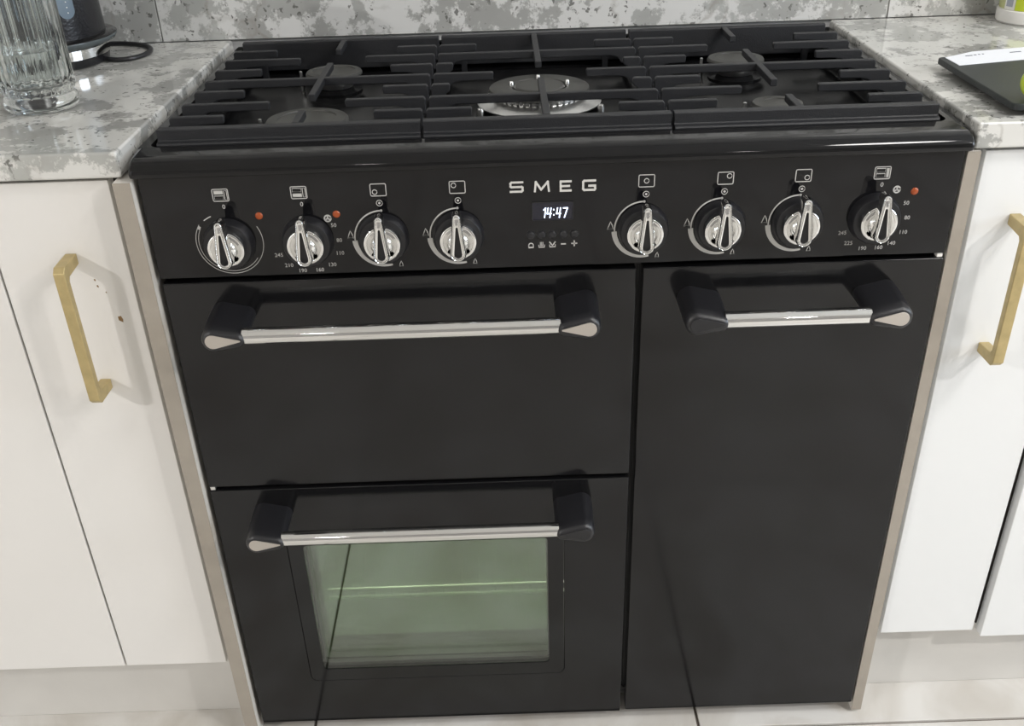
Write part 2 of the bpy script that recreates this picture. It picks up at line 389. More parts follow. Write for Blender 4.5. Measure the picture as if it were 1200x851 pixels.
# burners
def burner(x, y, r, r2, label):
    b = M().lathe([(0, .864), (r * .95, .864), (r * .95, .867), (r * .62, .870), (r * .62, .874)], (x, y, 0), n=40).build('burner', well_black, ck, smooth=35); tag(b, label)
    M().lathe([(r * .55, .868), (r * .72, .8755), (r * .79, .8795), (r * .80, .8815), (r * .76, .8830), (r * .5, .8835)], (x, y, 0), n=48).build('burner_head', steel, b, smooth=35)
    M().lathe([(r * .45, .8835), (r * .92, .8865), (r, .8878), (r, .890), (r * .96, .8925), (r2, .8935), (r2 * .985, .8920), (r2 * .5, .8915), (.0001, .8915)], (x, y, 0), n=48).build('burner_cap', capm, b, smooth=30)
    M().lathe([(0, .893), (.0022, .892), (.0028, .874), (.0028, .864)], (x - r - .008, y + .004, 0), n=12).build('igniter', steel, b, smooth=40)
    return b
burner(-.289, .168, .0505, .036, 'front left burner with wide dark cap')
burner(-.289, .412, .0400, .030, 'rear left burner with dark cap')
burner(.286, .170, .0310, .017, 'front right small burner')
burner(.284, .412, .0400, .028, 'rear right burner with dark cap')
wx_, wy_ = -.001, .290
b = M().lathe([(0, .8612), (.060, .8612), (.060, .867), (.045, .869)], (wx_, wy_, .0028), n=48).build('burner', well_black, ck, smooth=35); tag(b, 'large central wok burner with chrome dish')
M().lathe([(.058, .8612), (.0815, .8680), (.0825, .8700), (.0800, .8712), (.0720, .8738), (.0650, .8770), (.0600, .8785), (.040, .8788)], (wx_, wy_, .0028), n=64).build('burner_dish', steel, b, smooth=30)
cr = M(); cr.lathe([(.0575, .877), (.0575, .881), (.040, .882)], (wx_, wy_, .0028), n=64)
for k in range(44):
    a = 2 * PI * k / 44; c, s_ = math.cos(a), math.sin(a); hw = .0026
    cr.add([(wx_ + c * rr - s_ * q, wy_ + s_ * rr + c * q, zz) for zz in (.8803, .8863) for rr, q in ((.0570, -hw), (.0615, -hw), (.0615, hw), (.0570, hw))],
           [(0, 1, 2, 3), (7, 6, 5, 4), (0, 4, 5, 1), (1, 5, 6, 2), (2, 6, 7, 3), (3, 7, 4, 0)])
cr.build('burner_crown', steel, b, smooth=30)
M().lathe([(.056, .8835), (.0655, .8838), (.0665, .8855), (.066, .8880), (.064, .8890), (.038, .8900), (.0365, .8880), (.0365, .884)], (wx_, wy_, .0028), n=64).build('burner_cap', capm, b, smooth=30)
M().lathe([(.0335, .884), (.034, .889), (.032, .8908), (.0001, .8912)], (wx_, wy_, .0028), n=48).build('burner_cap', capm, b, smooth=30)
M().lathe([(.0375, .880), (.0360, .8845), (.033, .8850)], (wx_, wy_, .0028), n=48).build('inner_crown', chrome, b, smooth=30)
for dx, dy in ((-.0365, .004), (.0375, .004), (0, .036), (0.002, -.036)):
    M().lathe([(.0001, .8955), (.0022, .895), (.003, .893), (.003, .880)], (wx_ + dx, wy_ + dy, .0028), n=12).build('igniter', steel, b, smooth=40)
for dx, dy in ((-.078, -.045), (.078, -.045)):
    M().lathe([(.0001, .8745), (.0035, .874), (.0045, .871), (.0045, .8612)], (wx_ + dx, wy_ + dy, .0028), n=12).build('fixing_screw', steel, b, smooth=40)

# control panel
pz0, pz1 = .7600, .8800
pn = M().box(-.4495, .4515, 0.0, .026, pz0, pz1).build('control_panel', panel_black, ck, bevel=.0015, seg=2)
INK = (-.0004, .0002)
def ink(name, fn, mat=inkm, **k):
    m = M(); fn(m); return m.build(name, mat, pn, **k)
def loop(m, pts, wd):
    m.stroke(list(pts) + [pts[0], pts[1]], wd, *INK)
def disc(m, x, z, r, n=16): m.prism([(x + r * math.cos(2 * PI * i / n), z + r * math.sin(2 * PI * i / n)) for i in range(n)], 'y', *INK)
def circ(m, x, z, r, wd, n=16): loop(m, [(x + r * math.cos(2 * PI * i / n), z + r * math.sin(2 * PI * i / n)) for i in range(n)], wd)
def arc(x, z, r, a0, a1, n=24):   # clock degrees, 0 = up, clockwise
    return [(x + r * math.sin(math.radians(a0 + (a1 - a0) * i / n)), z + r * math.cos(math.radians(a0 + (a1 - a0) * i / n))) for i in range(n + 1)]
GL = {'0': [[(0, 0), (1, 0), (1, 2), (0, 2), (0, 0)]], '1': [[(.3, 1.6), (.7, 2), (.7, 0)]], '2': [[(0, 2), (1, 2), (1, 1), (0, 1), (0, 0), (1, 0)]],
      '3': [[(0, 2), (1, 2), (1, 0), (0, 0)], [(.2, 1), (1, 1)]], '4': [[(.1, 2), (0, .8), (1, .8)], [(.8, 2), (.8, 0)]], '5': [[(1, 2), (0, 2), (0, 1), (1, 1), (1, 0), (0, 0)]],
      '6': [[(1, 2), (0, 2), (0, 0), (1, 0), (1, 1), (0, 1)]], '7': [[(0, 2), (1, 2), (.5, 0)]], '8': [[(0, 0), (1, 0), (1, 2), (0, 2), (0, 0)], [(0, 1), (1, 1)]], '9': [[(1, 1), (0, 1), (0, 2), (1, 2), (1, 0), (0, 0)]]}
def ftext(m, s, x, z, h):
    cu = bpy.data.curves.new('t', 'FONT'); cu.body = s; cu.size = h * 1.42; cu.align_x = 'CENTER'; cu.align_y = 'CENTER'; cu.resolution_u = 2; cu.offset = .00004
    o = bpy.data.objects.new('t', cu); COL.objects.link(o)
    me = bpy.data.meshes.new_from_object(o.evaluated_get(bpy.context.evaluated_depsgraph_get()))
    m.add([(x + v.co.x, -.0004, z + v.co.y) for v in me.vertices], [tuple(p.vertices) for p in me.polygons])
    bpy.data.objects.remove(o); bpy.data.meshes.remove(me); bpy.data.curves.remove(cu)
def text(m, s, x, z, h, wd, y=INK, slant=0):
    cw = h * .42; gap = h * .32; tot = len(s) * cw + (len(s) - 1) * gap; X = x - tot / 2
    for ch in s:
        for st in GL[ch]:
            pts = [(X + u * cw + slant * v * h / 2, z - h / 2 + v * h / 2) for u, v in st]
            for a, b_ in zip(pts, pts[1:]): 
                dx, dz = b_[0] - a[0], b_[1] - a[1]; l = math.hypot(dx, dz); e = wd * .5 / l
                m.stroke([(a[0] - dx * e, a[1] - dz * e), (b_[0] + dx * e, b_[1] + dz * e)], wd, y[0] - .00003 * len(m.f) / 6, y[1])
        X += cw + gap
KX = [-.3615, -.2735, -.1885, -.1040, .1035, .1895, .2765, .3620]; KZ = .8015
KZS = [.8015, .8015, .8015, .8015, .8022, .8037, .8050, .8062]
IX = [-.3623, -.2764, -.1893, -.1025, .1054, .1920, .2775, .3640]
IZ = .8575
def icon_frame(m, x, z=IZ): loop(m, rrect(x - .0086, x + .0086, z - .0068, z + .0068, .0014, 3), .0009)
def oven_icon(m, x, fill):
    icon_frame(m, x)
    z = IZ
    loop(m, [(x - .0068, z + .0008), (x + .0030, z + .0008), (x + .0030, z + .0050), (x - .0068, z + .0050)], .0007)
    loop(m, [(x - .0068, z - .0052), (x + .0030, z - .0052), (x + .0030, z - .0008), (x - .0068, z - .0008)], .0007)
    loop(m, [(x + .0044, z - .0052), (x + .0072, z - .0052), (x + .0072, z + .0050), (x + .0044, z + .0050)], .0007)
    if fill == 0: m.prism([(x - .0068, z + .001), (x + .003, z + .001), (x + .003, z + .005), (x - .0068, z + .005)], 'y', *INK)
    if fill == 1: m.prism([(x - .0068, z - .0052), (x + .003, z - .0052), (x + .003, z - .0005), (x - .0068, z - .0005)], 'y', *INK)
    if fill == 2: m.prism([(x + .0042, z - .0052), (x + .0074, z - .0052), (x + .0074, z + .005), (x + .0042, z + .005)], 'y', *INK)
for i, f in ((0, 0), (1, 1), (7, 2)):
    ink('oven_symbol', lambda m: (oven_icon(m, IX[i], f), ftext(m, '0', IX[i] + .0015, .8440, .0052)))
for i, (dx, dz) in ((2, (-.0040, -.0024)), (3, (-.0040, .0022)), (4, (0, 0)), (5, (.0042, .0024)), (6, (.0042, -.0024))):
    x = IX[i]
    ink('ring_symbol', lambda m: (icon_frame(m, x), circ(m, x + dx, IZ + dz, .0026, .0008)))
    ink('off_symbol', lambda m: (circ(m, x, .8424, .0033, .0007), disc(m, x, .8424, .0013)))
    def fl(m, x=KX[i], KZ=(KZ + KZS[i]) / 2):
        m.stroke(arc(x, KZ, .0322, 0, -95, 26), [.0016 - .0002 * k / 26 for k in range(27)], *INK)
        disc(m, x + .0002, KZ + .0322, .0014, 10)
        a_ = arc(x, KZ - .0004, .0326, -93, -193, 26)
        m.stroke(a_, [.0058 * (1 - .62 * (k / 26) ** 1.3) for k in range(27)], *INK)
    ink('flame_scale', fl)
    def fm(m, x=KX[i], k=0, KZ=(KZ + KZS[i]) / 2):
        fx, fz = x - .0372, KZ + .0050
        if k == 0: loop(m, [(fx - .0030, fz - .0040), (fx + .0034, fz - .0040), (fx + .0024, fz + .0006), (fx + .0004, fz + .0046), (fx - .0012, fz + .0006)], .0010)
        fx, fz = x + .0168, KZ - .0318
        if k == 1: loop(m, [(fx - .0020, fz - .0028), (fx + .0022, fz - .0028), (fx + .0016, fz + .0004), (fx + .0004, fz + .0032), (fx - .0010, fz + .0004)], .0008)
    ink('flame_symbol', fm); ink('flame_symbol', lambda m: fm(m, KX[i], 1))
# knob 1 grill scale
def k1(m):
    x, z = KX[0], KZ + .001
    m.stroke(arc(x, z, .0375, 62, 305, 60), .0007, *INK)
    m.stroke(arc(x, z, .0345, 125, 300, 40), .0006, *INK)
    m.stroke(arc(x, z, .0360, 297, 303, 3), .0030, *INK)
    m.stroke(arc(x - .004, z - .0015, .0345, -36, -20, 6), .0011, *INK)
ink('grill_scale', k1)
def fan(m, x, z):
    circ(m, x, z, .0036, .0016)
    for a in (90, 210, 330):
        m.stroke([(x, z), (x + .0032 * math.cos(math.radians(a)), z + .0032 * math.sin(math.radians(a)))], .0016, *INK)
def scale(m, pts):
    for s_, x, z in pts: ftext(m, s_, x, z, .0046)
ink('temperature_scale', lambda m: (fan(m, -.2484, .8267), scale(m, [('50', -.2428, .8184), ('80', -.2385, .8005), ('110', -.2395, .7850), ('130', -.2500, .7714), ('160', -.2649, .7655), ('190', -.2845, .7653), ('210', -.2991, .7722), ('245', -.3088, .7850)])))
ink('temperature_scale', lambda m: (fan(m, .3831, .8380), scale(m, [('50', .3963, .8218), ('80', .4002, .8046), ('110', .3984, .7874), ('140', .3871, .7745), ('160', .3732, .7698), ('190', .3548, .7694), ('225', .3382, .7762), ('245', .3296, .7889)])))
# brand lettering: wide capitals
def letters():
    H, y0, y1, wd = .0128, -.0005, .0002, .0024
    z0 = .8485; h = H
    cnt = [0]
    def seg(m, pts):
        for a, b_ in zip(pts, pts[1:]):
            dx, dz = b_[0] - a[0], b_[1] - a[1]; l = math.hypot(dx, dz); e = wd * .42 / l
            m.stroke([(a[0] - dx * e, a[1] - dz * e), (b_[0] + dx * e, b_[1] + dz * e)], wd * .92, y0 - .00004 * cnt[0], y1); cnt[0] += 1
    q = wd / 2
    def at(x, zz, pts): return [(x + u, zz + v) for u, v in pts]
    W_ = .0155
    for ch, x, zz in (('S', -.0452, z0 + .0005), ('M', -.0186, z0 + .0003), ('E', .0098, z0), ('G', .0345, z0)):
        m = M()
        if ch == 'S': seg(m, at(x, zz, [(W_ - q, h - q), (q + .0012, h - q), (q, h - q - .0012), (q, h / 2 + .0008), (q + .001, h / 2), (W_ - q - .001, h / 2), (W_ - q, h / 2 - .0008), (W_ - q, q + .0012), (W_ - q - .0012, q), (q, q)]))
        if ch == 'M': seg(m, at(x, zz, [(q, q), (q + .0012, h - q), (W_ * .52, q + .0018), (W_ - .0012 + q, h - q), (W_ + q, q)]))
        if ch == 'E': seg(m, at(x, zz, [(W_ - q - .002, h - q), (q, h - q), (q, q), (W_ - q - .002, q)])); seg(m, at(x, zz, [(q, h / 2), (W_ - .005, h / 2)]))
        if ch == 'G': seg(m, at(x, zz, [(W_ - q, h - q), (q + .0012, h - q), (q, h - q - .0012), (q, q + .0012), (q + .0012, q), (W_ - q - .0008, q), (W_ - q, q + .0012), (W_ - q, h / 2 - .0005), (W_ * .50, h / 2 - .0005)]))
        m.build('letter', letterm, pn)
letters()
# clock: recessed window with lit digits, five round buttons
dz0, dz1, dxa, dxb = .8165, .8368, -.0205, .0245
M().add(*(lambda f: (f.v, f.f))(frame_slab(rrect(dxa - .0008, dxb + .0008, dz0 - .0008, dz1 + .0008, .002), rrect(dxa, dxb, dz0, dz1, .0015), -.0012, .0003))).build('clock_bezel', plastic, pn)
M().box(dxa, dxb, -.0003, .0003, dz0, dz1).build('clock_screen', plain('clock_screen_glass', (.012, .012, .022), .12), pn)
dg = M(); Y_ = (-.0008, -.0002); dh = .0108
for s_, x in (('1', -.0080), ('4', -.0025), ('4', .0080), ('7', .0150)):
    text(dg, s_, x, .8247 + x * -.02, dh, .0011, Y_, .12)
for z in (.8215, .8275): dg.box(.0025, .0039, -.0008, -.0002, z, z + .0014)
dg.build('clock_digits', plain('lit_digits', (.6, .7, 1), .5, emit=(.80, .88, 1), es=2.4), pn)
BX = [-.0229, -.0108, .0014, .0138, .0261]
for x in BX:
    M().lathe([(.0001, -.0030), (.0030, -.0029), (.0040, -.0022), (.0044, -.0004), (.0053, -.0004), (.0055, .0006)], (x, 0, .7990), 'y', 24).build('clock_button', plastic, pn, smooth=50)
def sy(m):
    z = .7870
    x = BX[0]; m.stroke([(x - .0030, z - .0030), (x + .0030, z - .0030)], .0016, *INK); m.stroke(arc(x, z - .0005, .0026, -90, 90, 10), .0011, *INK); m.stroke([(x - .0026, z - .003), (x - .0026, z)], .0011, *INK); m.stroke([(x + .0026, z - .003), (x + .0026, z)], .0011, *INK)
    for x, k in ((BX[1], 0), (BX[2], 1)):
        m.stroke([(x - .0032, z - .0002), (x - .0032, z - .0030), (x + .0032, z - .0030), (x + .0032, z - .0002)], .0012, *INK)
        if k == 0:
            for d in (-.0015, 0, .0015): m.stroke([(x + d, z - .001), (x + d, z + .0032)], .0008, *INK)
            m.stroke([(x - .002, z - .001), (x + .002, z - .001)], .0010, *INK)
        else: m.stroke([(x - .0034, z + .0032), (x - .0016, z + .0008), (x, z - .0012), (x + .0016, z + .0008), (x + .0034, z + .0032)], .0014, *INK)
    x = BX[3]; m.stroke([(x - .0028, z + .0001), (x + .0028, z + .0001)], .0015, *INK)
    x = BX[4]; m.stroke([(x - .0034, z + .0003), (x + .0034, z + .0003)], .0015, *INK); m.stroke([(x, z - .0031), (x, z + .0037)], .0015, *INK)
ink('clock_symbols', sy)
for x, z in ((-.3240, .8322), (-.2383, .8312), (.4032, .8352)):
    M().lathe([(.0001, -.0016), (.0028, -.0014), (.0040, -.0006), (.0044, .0003)], (x, 0, z), 'y', 24).build('indicator_lamp', orange, pn, smooth=50)
# knobs
kb_me = {}
def knob(i, x):
    z = KZS[i]; b0 = M().lathe([(.0290, .0002), (.0285, -.0030), (.0268, -.0115), (.0258, -.0130), (.0200, -.0130), (.0195, -.0120), (.0001, -.0120)], (x, 0, z), 'y', 48).build('control_knob', plastic, ck, origin=(x, 0, z), smooth=40)
    M().lathe([(.0160, -.0118), (.0166, -.0160), (.0188, -.0178), (.0201, -.0196), (.0200, -.0212), (.0186, -.0222), (.0170, -.0218), (.0160, -.0190), (.0140, -.0172), (.0124, -.0185), (.0116, -.0220), (.0090, -.0250), (.0001, -.0262)], (x, 0, z), 'y', 48).build('knob_dial', chrome, b0, origin=(x, 0, z), smooth=50)
    # teardrop lever with a raised outline and hollow middle
    def tear(rb, rt, zb, zt, n=12):
        pts = []
        for k in range(n + 1):
            a = PI + PI * k / n; pts.append((rb * math.cos(a), zb + rb * math.sin(a)))
        for k in range(n + 1):
            a = PI * k / n; pts.append((rt * math.cos(a), zt + rt * math.sin(a)))
        return pts
    zb, zt = -.0085, .0325
    o1, o2, o3 = tear(.0090, .0048, zb, zt), tear(.0084, .0042, zb, zt), tear(.0070, .0030, zb, zt)
    o4, o5 = tear(.0045, .0013, zb, zt - .0110), tear(.0039, .0011, zb, zt - .0120)
    m = M(); P = lambda pts, y: [(x + u, y, z + v) for u, v in pts]
    m.rings([P(o1, -.0200), P(o1, -.0335), P(o2, -.0352), P(tear(.0077, .0036, zb, zt), -.0360), P(tear(.0069, .0029, zb, zt - .001), -.0352), P(tear(.0065, .0026, zb, zt - .002), -.0338), P(tear(.0061, .0023, zb, zt - .004), -.0338), P(tear(.0057, .0021, zb, zt - .006), -.0354), P(o4, -.0350), P(o5, -.0320), P(tear(.0036, .0009, zb, zt - .0125), -.0270)], cap=True)
    M().rings([P(tear(.0039, .0011, zb, zt - .0122), -.0285), P(tear(.0038, .0010, zb, zt - .0122), -.0295)]).build('hollow_shade', plastic, b0, origin=(x, 0, z))  # black insert, puts the shade of the hollow in as colour
    m.build('knob_lever', chrome, b0, origin=(x, 0, z), smooth=50)
    M().box(x - .0010, x + .0010, -.0134, -.0128, z + .0205, z + .0250).build('pointer_mark', inkm, b0)
for i, x in enumerate(KX): knob(i, x)

# ovens: doors and handles
YB = -.052
def handle(door, x0, x1, zt, alu_right=True, alu_left=True):
    """two black brackets standing off the door, chrome bar between, teardrop inlays"""
    zc = zt - .0155
    def bracket(xo, xi, inlay, name='handle_bracket'):
        s = 1 if xi > xo else -1; rs = []
        def prof(grow, zoff, dx=0):
            pts = []; Ro = .0142 + grow; ri = .0090 + grow; wo = xo + s * .0142; wi = xi - s * .0090
            for k in range(13):
                a = math.radians(90 + 180 * k / 12) ; pts.append((wo + s * Ro * math.cos(a) + dx, zc + zoff + Ro * math.sin(a)))
            for k in range(9):
                a = math.radians(-90 + 180 * k / 8); pts.append((wi + s * ri * math.cos(a) + dx, zc + zoff - .0012 + ri * math.sin(a)))
            return pts
        dx = s * 0
        for y, g_, zo in ((.0005, .0010, .0030), (-.022, .0008, .0022), (-.048, .0004, 0), (-.060, 0, -.0008), (-.0635, -.0018, -.0012), (-.0650, -.0045, -.0012)):
            rs.append([(px, y, pz) for px, pz in prof(g_, zo)])
        m = M().rings(rs); o = m.build(name, plastic, door, smooth=50)
        wo = xo + s * .0136; ip = []
        for k in range(11):
            a = math.radians(80 + 200 * k / 10); ip.append((wo + s * .0086 * math.cos(a), zc - .001 + .0086 * math.sin(a)))
        ip.append((xi - s * .0045, zc - .0020)); ip.append((xi - s * .0045, zc - .0002))
        im = M().prism(ip, 'y', -.0658, -.0640).build('handle_inlay', alu if inlay else plastic, door, bevel=.0004, seg=1)
        if not inlay: tag(im, 'black teardrop inlay')
    bracket(x0, x0 + .049, alu_left); bracket(x1, x1 - .049, alu_right)
    M().lathe([(.0096, x0 + .0455), (.0096, x1 - .0455)], (0, YB, zc - .0012), 'x', 32).build('handle_bar', chrome, door, smooth=40)
d1 = M().box(-.4485, .0978, 0, .022, .4655, .7540).build('oven_door', door_black, ck, bevel=.0016, seg=2); tag(d1, 'solid upper left oven door')
handle(d1, -.3965, .0525, .7270)
d2 = M().box(.1055, .4520, 0, .022, .0235, .7540).build('oven_door', door_black, ck, bevel=.0016, seg=2); tag(d2, 'tall solid right oven door')
handle(d2, .1470, .4020, .7270, True, False)
# windowed door
wo_ = rrect(-.4485, .0978, .0215, .4595, .0005); wi_ = rrect(-.3620, .0130, .1080, .3740, [.010, .010, .004, .004])
d3 = frame_slab(wo_, wi_, 0, .022).build('oven_door', door_black, ck, bevel=.0014, seg=2, bang=50); tag(d3, 'lower left oven door with a glass window')
gi_ = rrect(-.3410, -.0090, .1310, .3640, .006)
frame_slab(rrect(-.3613, .0123, .1087, .3733, [.010, .010, .004, .004]), gi_, -.0003, .012).build('window_surround', door_black, d3)
def pane(y, mat, name, x0=-.350, x1=0.0, z0=.120, z1=.375):
    M().box(x0, x1, y, y + .003, z0, z1).build(name, mat, d3)
pane(.0006, pane1, 'outer_glass', -.3409, -.0091, .1311, .3639)
op = rrect(-.3400, -.0100, .1320, .3630, .006)
frame_slab(rrect(-.358, .008, .112, .392, .004), op, .0125, .0195).build('inner_frame', plain('oven_door_liner_dark', (.045, .045, .043), .45), d3)
pane(.0200, pane2, 'middle_glass', -.352, .002, .118)
frame_slab(rrect(-.358, .008, .112, .392, .004), rrect(-.3410, -.0080, .1310, .3660, .005), .0235, .0340).build('inner_frame', plain('oven_door_liner_grey', (.10, .10, .095), .45), d3)
pane(.0345, pane3, 'inner_glass', -.352, .002, .118)
handle(d3, -.3955, .0490, .4355, False, True)
M().box(.4435, .4500, .0015, .0100, .7545, .7595).build('hinge_clip', whitep, ck, bevel=.0006)
M().box(-.4475, -.4410, .0020, .0100, .4595, .4650).build('hinge_clip', steel, ck, bevel=.0006)

# ------------------------------------------------------------------ pan supports: three cast iron grates
ZT = .9128
FY = [.1185, .1735, .2330, .2880, .3460, .4055, .4620]
def finger(xr, xt, y, parent, th=.0085):
    """xr root at the rail, xt free tip: foot at root, arched underside"""
    s = 1 if xt > xr else -1; L_ = abs(xt - xr); d = lambda t: xr + s * t
    pts = [(d(0), .8925), (d(0), ZT - .0025), (d(.0025), ZT), (d(L_ - .0015), ZT), (d(L_), ZT - .0015), (d(L_ - .001), ZT - .0092),
           (d(min(L_ * .9, .036)), ZT - .0098), (d(.028 if L_ > .03 else L_ * .8), ZT - .0112), (d(.022 if L_ > .03 else L_ * .7), ZT - .0150), (d(.019 if L_ > .03 else L_ * .6), .8925)]
    return M().prism(pts, 'y', y - th / 2, y + th / 2).build('finger', cast, parent, bevel=.0012, seg=2)
def bridge(x0, x1, y, parent, th=.0085):
    pts = [(x0, .8925), (x0, ZT - .0025), (x0 + .0025, ZT), (x1 - .0025, ZT), (x1, ZT - .0025), (x1, .8925), (x1 - .020, .8925), (x1 - .024, ZT - .013), (x1 - .034, ZT - .0100),
           (x0 + .034, ZT - .0100), (x0 + .024, ZT - .013), (x0 + .020, .8925)]
    return M().prism(pts, 'y', y - th / 2, y + th / 2).build('cross_bar', cast, parent, bevel=.0012, seg=2)
def ybar(x, y0, y1, parent, th=.0085, drop=0):
    return M().prism([(y0, ZT - .009 - drop), (y0, ZT - drop), (y1, ZT - drop), (y1, ZT - .009 - drop)], 'x', x - th / 2, x + th / 2).build('cross_bar', cast, parent, bevel=.0012, seg=2)
def grate(x0, x1, label, kind):
    t = thing('pan_support', ((x0 + x1) / 2, .29, .880), label, 'pan support')
    fr = M().prism([(.0650, ZT), (.0765, ZT), (.0775, ZT - .001), (.0775, .888), (.0570, .888), (.0555, .8900), (.0560, .8935), (.0575, .8942), (.0560, .8952), (.0558, .8975), (.0570, .8992), (.0600, .9000), (.0625, .9003), (.0635, .9015), (.0640, ZT - .001)], 'x', x0, x1)
    fr.build('front_rail', cast, t, smooth=35)
    M().prism([(.520, .8710), (.520, ZT - .001), (.522, ZT), (.530, ZT), (.532, ZT - .001), (.532, .8710)], 'x', x0, x1).build('rear_rail', cast, t, bevel=.0014, seg=2)
    for xs in (x0 + .0075, x1 - .0075):
        M().box(xs - .0045, xs + .0045, .0775, .520, .8850, .8930).build('side_rail', cast, t, bevel=.0014)
        for yy in (.100, .500):
            q = 1 if xs < (x0 + x1) / 2 else -1; xa, xb = sorted((xs, xs + q * .030)); xc, xd = sorted((xs + q * .022, xs + q * .030))
            M().box(xa, xb, yy - .004, yy + .004, .8855, .8925).box(xc, xd, yy - .004, yy + .004, .8645, .8925).build('foot', cast, t)
    if kind == 'side':
        flip = x0 > 0
        so, si = (x1, x0) if flip else (x0, x1)      # outer, inner
        sg = -1 if flip else 1
        for k, y in enumerate(FY):
            if k == 3: bridge(x0, x1, y, t); continue
            long_ = k in (1, 5)
            finger(so, so + sg * (.107 if long_ else .064), y, t)
            finger(si, si - sg * (.098 if long_ else .058), y, t)
        c = -.286 if not flip else .287
        ybar(c, .200, .372, t); ybar(c, .0775, .130, t); ybar(c, .456, .522, t)
    else:
        for k, y in enumerate(FY):
            if k in (1, 5): bridge(x0, x1, y, t); continue
            L_ = {0: .054, 2: .024, 3: .079, 4: .024, 6: .054}[k]
            finger(x0, x0 + L_, y, t); finger(x1, x1 - L_, y, t)
        ybar(0, .0775, .250, t); ybar(0, .338, .522, t)
grate(-.4395, -.1432, 'left cast-iron pan support of the hob, beside the worktop with the glass', 'side')
grate(-.1395, .1395, 'middle cast-iron pan support of the hob, over the chrome wok burner', 'mid')
grate(.1432, .4405, 'right cast-iron pan support of the hob, beside the worktop with the board', 'side')

# ------------------------------------------------------------------ things on the left worktop
# ribbed glass
gx, gy, gr = -.6203, .205, .0435
tg = thing('ribbed_glass', (gx, gy, CT), 'tall clear ribbed glass with some water, on the left worktop', 'glass')
def ribs(r, amp, z, n=132, cnt=22): return [(gx + (r + amp * math.cos(cnt * 2 * PI * i / n)) * math.cos(2 * PI * i / n), gy + (r + amp * math.cos(cnt * 2 * PI * i / n)) * math.sin(2 * PI * i / n), CT + z) for i in range(n)]
rs = [ribs(.0370, 0, .0002), ribs(.0415, 0, .0008), ribs(.0440, 0, .004), ribs(.0445, .0002, .010), ribs(.0432, 0, .0150), ribs(.0405, 0, .0175), ribs(.0400, 0, .0190), ribs(.0420, .0004, .0215), ribs(.0432, .0012, .026)]
rs += [ribs(.0432, .0013, z) for z in (.05, .08, .12, .16, .19)] + [ribs(.0432, .0006, .199), ribs(.0428, 0, .205), ribs(.0415, 0, .2065), ribs(.0403, 0, .205), ribs(.0400, 0, .19), ribs(.0400, 0, .10), ribs(.0396, 0, .040), ribs(.0370, 0, .030), ribs(.030, 0, .027), ribs(.001, 0, .026)]
M().rings(rs).build('glass_body', glassm, tg, smooth=60)
wr_ = [ribs(.001, 0, .0264), ribs(.030, 0, .0274), ribs(.0368, 0, .0304), ribs(.0394, 0, .0405), ribs(.0397, 0, .070), ribs(.001, 0, .0701)]
M().rings(wr_).build('water', waterm, tg, smooth=60)
# kettle on its base with its cord
kx, ky = -.7030, .455
kt = thing('electric_kettle', (kx, ky, CT), 'black electric kettle with grey water window, behind the ribbed glass', 'kettle')
M().lathe([(.0001, 0), (.078, 0), (.0810, .002), (.0830, .0115), (.082, .0125), (.0001, .0125)], (kx, ky, CT), n=64).build('base', blk_kettle, kt, smooth=40)
M().lathe([(.0830, .0127), (.0845, .0130), (.0850, .0255), (.0830, .0262)], (kx, ky, CT), n=64).build('chrome_band', chrome, kt, smooth=40)
M().lathe([(.0820, .0262), (.087, .0268), (.0950, .0300), (.0985, .0355), (.0980, .0372)], (kx, ky, CT), n=64).build('skirt', kgrey, kt, smooth=50)
M().lathe([(.0980, .0370), (.0965, .0385), (.0900, .0395), (.0815, .0405)], (kx, ky, CT), n=64).build('skirt_top', enamel, kt, smooth=50)
bod = M().lathe([(.0835, .0400), (.0835, .045), (.0825, .09), (.0780, .17), (.073, .22), (.064, .232), (.0001, .236)], (kx, ky, CT), n=64).build('kettle_body', blk_kettle, kt, smooth=40)
wm = M(); a0 = math.radians(-42); pts = []
def kpt(da, z, rr=.0012):
    r = .0835 - max(0, z - .045) * .022 - max(0, z - .09) * .035 + rr; a = a0 + da / .082; return (kx + r * math.cos(a), ky + r * math.sin(a), CT + z)
n = 10; rows = []
for k in range(n + 1):
    a = PI / 2 * k / n; rows.append((-.0115 * math.sin(a), .0680 + .0115 * (1 - math.cos(a))))
for z in (.10, .12, .15, .18): rows.append((-.0115, z))
for rr in (0,):
    Lr = [[kpt(dx * (1 - 2 * t / 6), z) for t in range(7)] for dx, z in rows]
    wm.rings(Lr, cap=False, closed=False)
wm.build('water_window', kwin, kt, smooth=60)
for z in (.076, .083, .090): wm2 = M().tube([kpt(.001, z, .0008), kpt(.001, z, .0020)], .0008, 8).build('window_mark', whitep, kt)
cord = [(-.622, .447, .9125), (-.603, .441, .9117), (-.585, .446, .9117), (-.574, .463, .9117), (-.570, .488, .9117), (-.575, .512, .9117), (-.588, .532, .9117), (-.608, .546, .9117), (-.632, .554, .9117), (-.66, .556, .9117), (-.70, .556, .9117)]
cc = []
for i in range(len(cord) - 1):
    p0, p1, p2, p3 = [Vector(cord[max(0, min(len(cord) - 1, i + d))]) for d in (-1, 0, 1, 2)]
    for t in (0, .25, .5, .75):
        cc.append(.5 * ((2 * p1) + (p2 - p0) * t + (2 * p0 - 5 * p1 + 4 * p2 - p3) * t * t + (3 * p1 - p0 - 3 * p2 + p3) * t ** 3))
cc.append(Vector(cord[-1]))
M().tube(cc, .0034, 12).build('power_cord', rubber, kt, smooth=60)

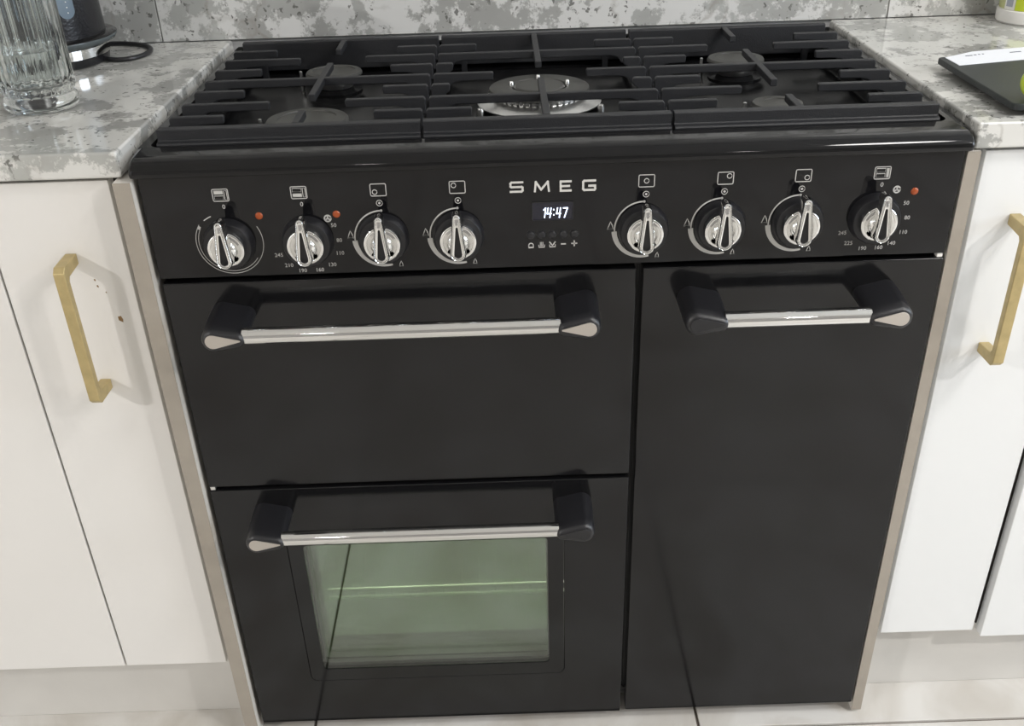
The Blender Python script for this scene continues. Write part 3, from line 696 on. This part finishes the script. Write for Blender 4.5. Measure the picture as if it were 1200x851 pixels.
# ------------------------------------------------------------------ things on the right worktop
bx0, by0, by1, bz = .503, .020, .246, CT + .0065
bt = thing('chopping_board', (.66, .15, CT), 'black rectangular board on the right worktop, under a white paper', 'board')
M().prism(rrect(bx0, .83, by0, by1, .008), 'z', bz, bz + .0075).build('board_slab', boardm, bt, bevel=.0015)
for fx, fy in ((.545, .06), (.545, .235), (.80, .06), (.80, .235)):
    M().lathe([(.0001, 0), (.009, 0), (.009, .0067)], (fx, fy, CT), n=16).build('foot', rubber, bt, smooth=40)
BT = bz + .0076
pp = thing('paper_sheet', (.60, .25, BT), 'white sheet of paper with faint writing, lying across the black board', 'paper')
pc = [(.516, .246), (.520, .206), (.612, .226), (.76, .262), (.76, .322), (.636, .290), (.565, .274)]
pc = [(.511, .239), (.5125, .1970), (.700, .2380), (.690, .293), (.556, .2660)]
M().prism(pc, 'z', BT, BT + .0006).build('sheet', paper, pp)
im = M()
for (x, y, l) in ((.538, .2410, .010), (.550, .2450, .004), (.5565, .2470, .003), (.562, .2480, .0025), (.599, .2520, .016), (.623, .2570, .010)):
    im.add([(x, y, BT + .0007), (x + l, y + l * .22, BT + .0007), (x + l, y + l * .22 + .0035, BT + .0007), (x, y + .0035, BT + .0007)], [(0, 1, 2, 3)])
im.build('writing', inkd, pp)
lm = M(); lx, ly, lz = .5340, .034, BT + .0187; rs = []
for k in range(17):
    t = PI * k / 16; r = .0185 * math.sin(t) ** .9; X_ = -.0215 * math.cos(t)
    rs.append([(lx + X_ , ly + max(r, 1e-4) * math.cos(2 * PI * i / 24), lz + max(r, 1e-4) * math.sin(2 * PI * i / 24)) for i in range(24)])
lm.rings(rs); tag(lm.build('lime', lime, smooth=60), 'yellow-green lime on the black board, cut by the right picture edge', 'fruit')
qx, qy = .7480, .515
bo = thing('cleaning_bottle', (qx, qy, CT), 'white based bottle with yellow-green label, at the back of the right worktop', 'bottle')
M().lathe([(.0001, 0), (.048, 0), (.0505, .0025), (.0512, .012), (.0508, .0185), (.0490, .0200), (.0001, .0200)], (qx, qy, CT), n=48).build('base', whitep, bo, smooth=40)
M().lathe([(.0488, .0200), (.0488, .13), (.045, .155), (.030, .185), (.018, .200), (.018, .215), (.0001, .215)], (qx, qy, CT), n=48).build('bottle_body', labl, bo, smooth=40)
def patch(a0, a1, z0, z1, mat, name):
    n = 12; rr = .0492
    rs = [[(qx + rr * math.cos(math.radians(a0 + (a1 - a0) * i / n)), qy + rr * math.sin(math.radians(a0 + (a1 - a0) * i / n)), CT + z) for i in range(n + 1)] for z in (z0, z1)]
    M().rings(rs, cap=False, closed=False).build(name, mat, bo, smooth=60)
patch(190, 212, .0203, .12, whitep, 'label_border'); 
patch(213, 330, .0203, .12, labm, 'label')
n = 8; rs = [[(qx + .0496 * math.cos(math.radians(194 + 14 * i / n)), qy + .0496 * math.sin(math.radians(194 + 14 * i / n)), CT + z) for i in range(n + 1)] for z in (.0245, .11)]
M().rings(rs, cap=False, closed=False).build('label_panel', labg, bo, smooth=60)
cp = M().lathe([(.021, .216), (.021, .245), (.019, .248), (.0001, .248)], (qx, qy, CT), n=32).build('cap', whitep, bo, smooth=40)
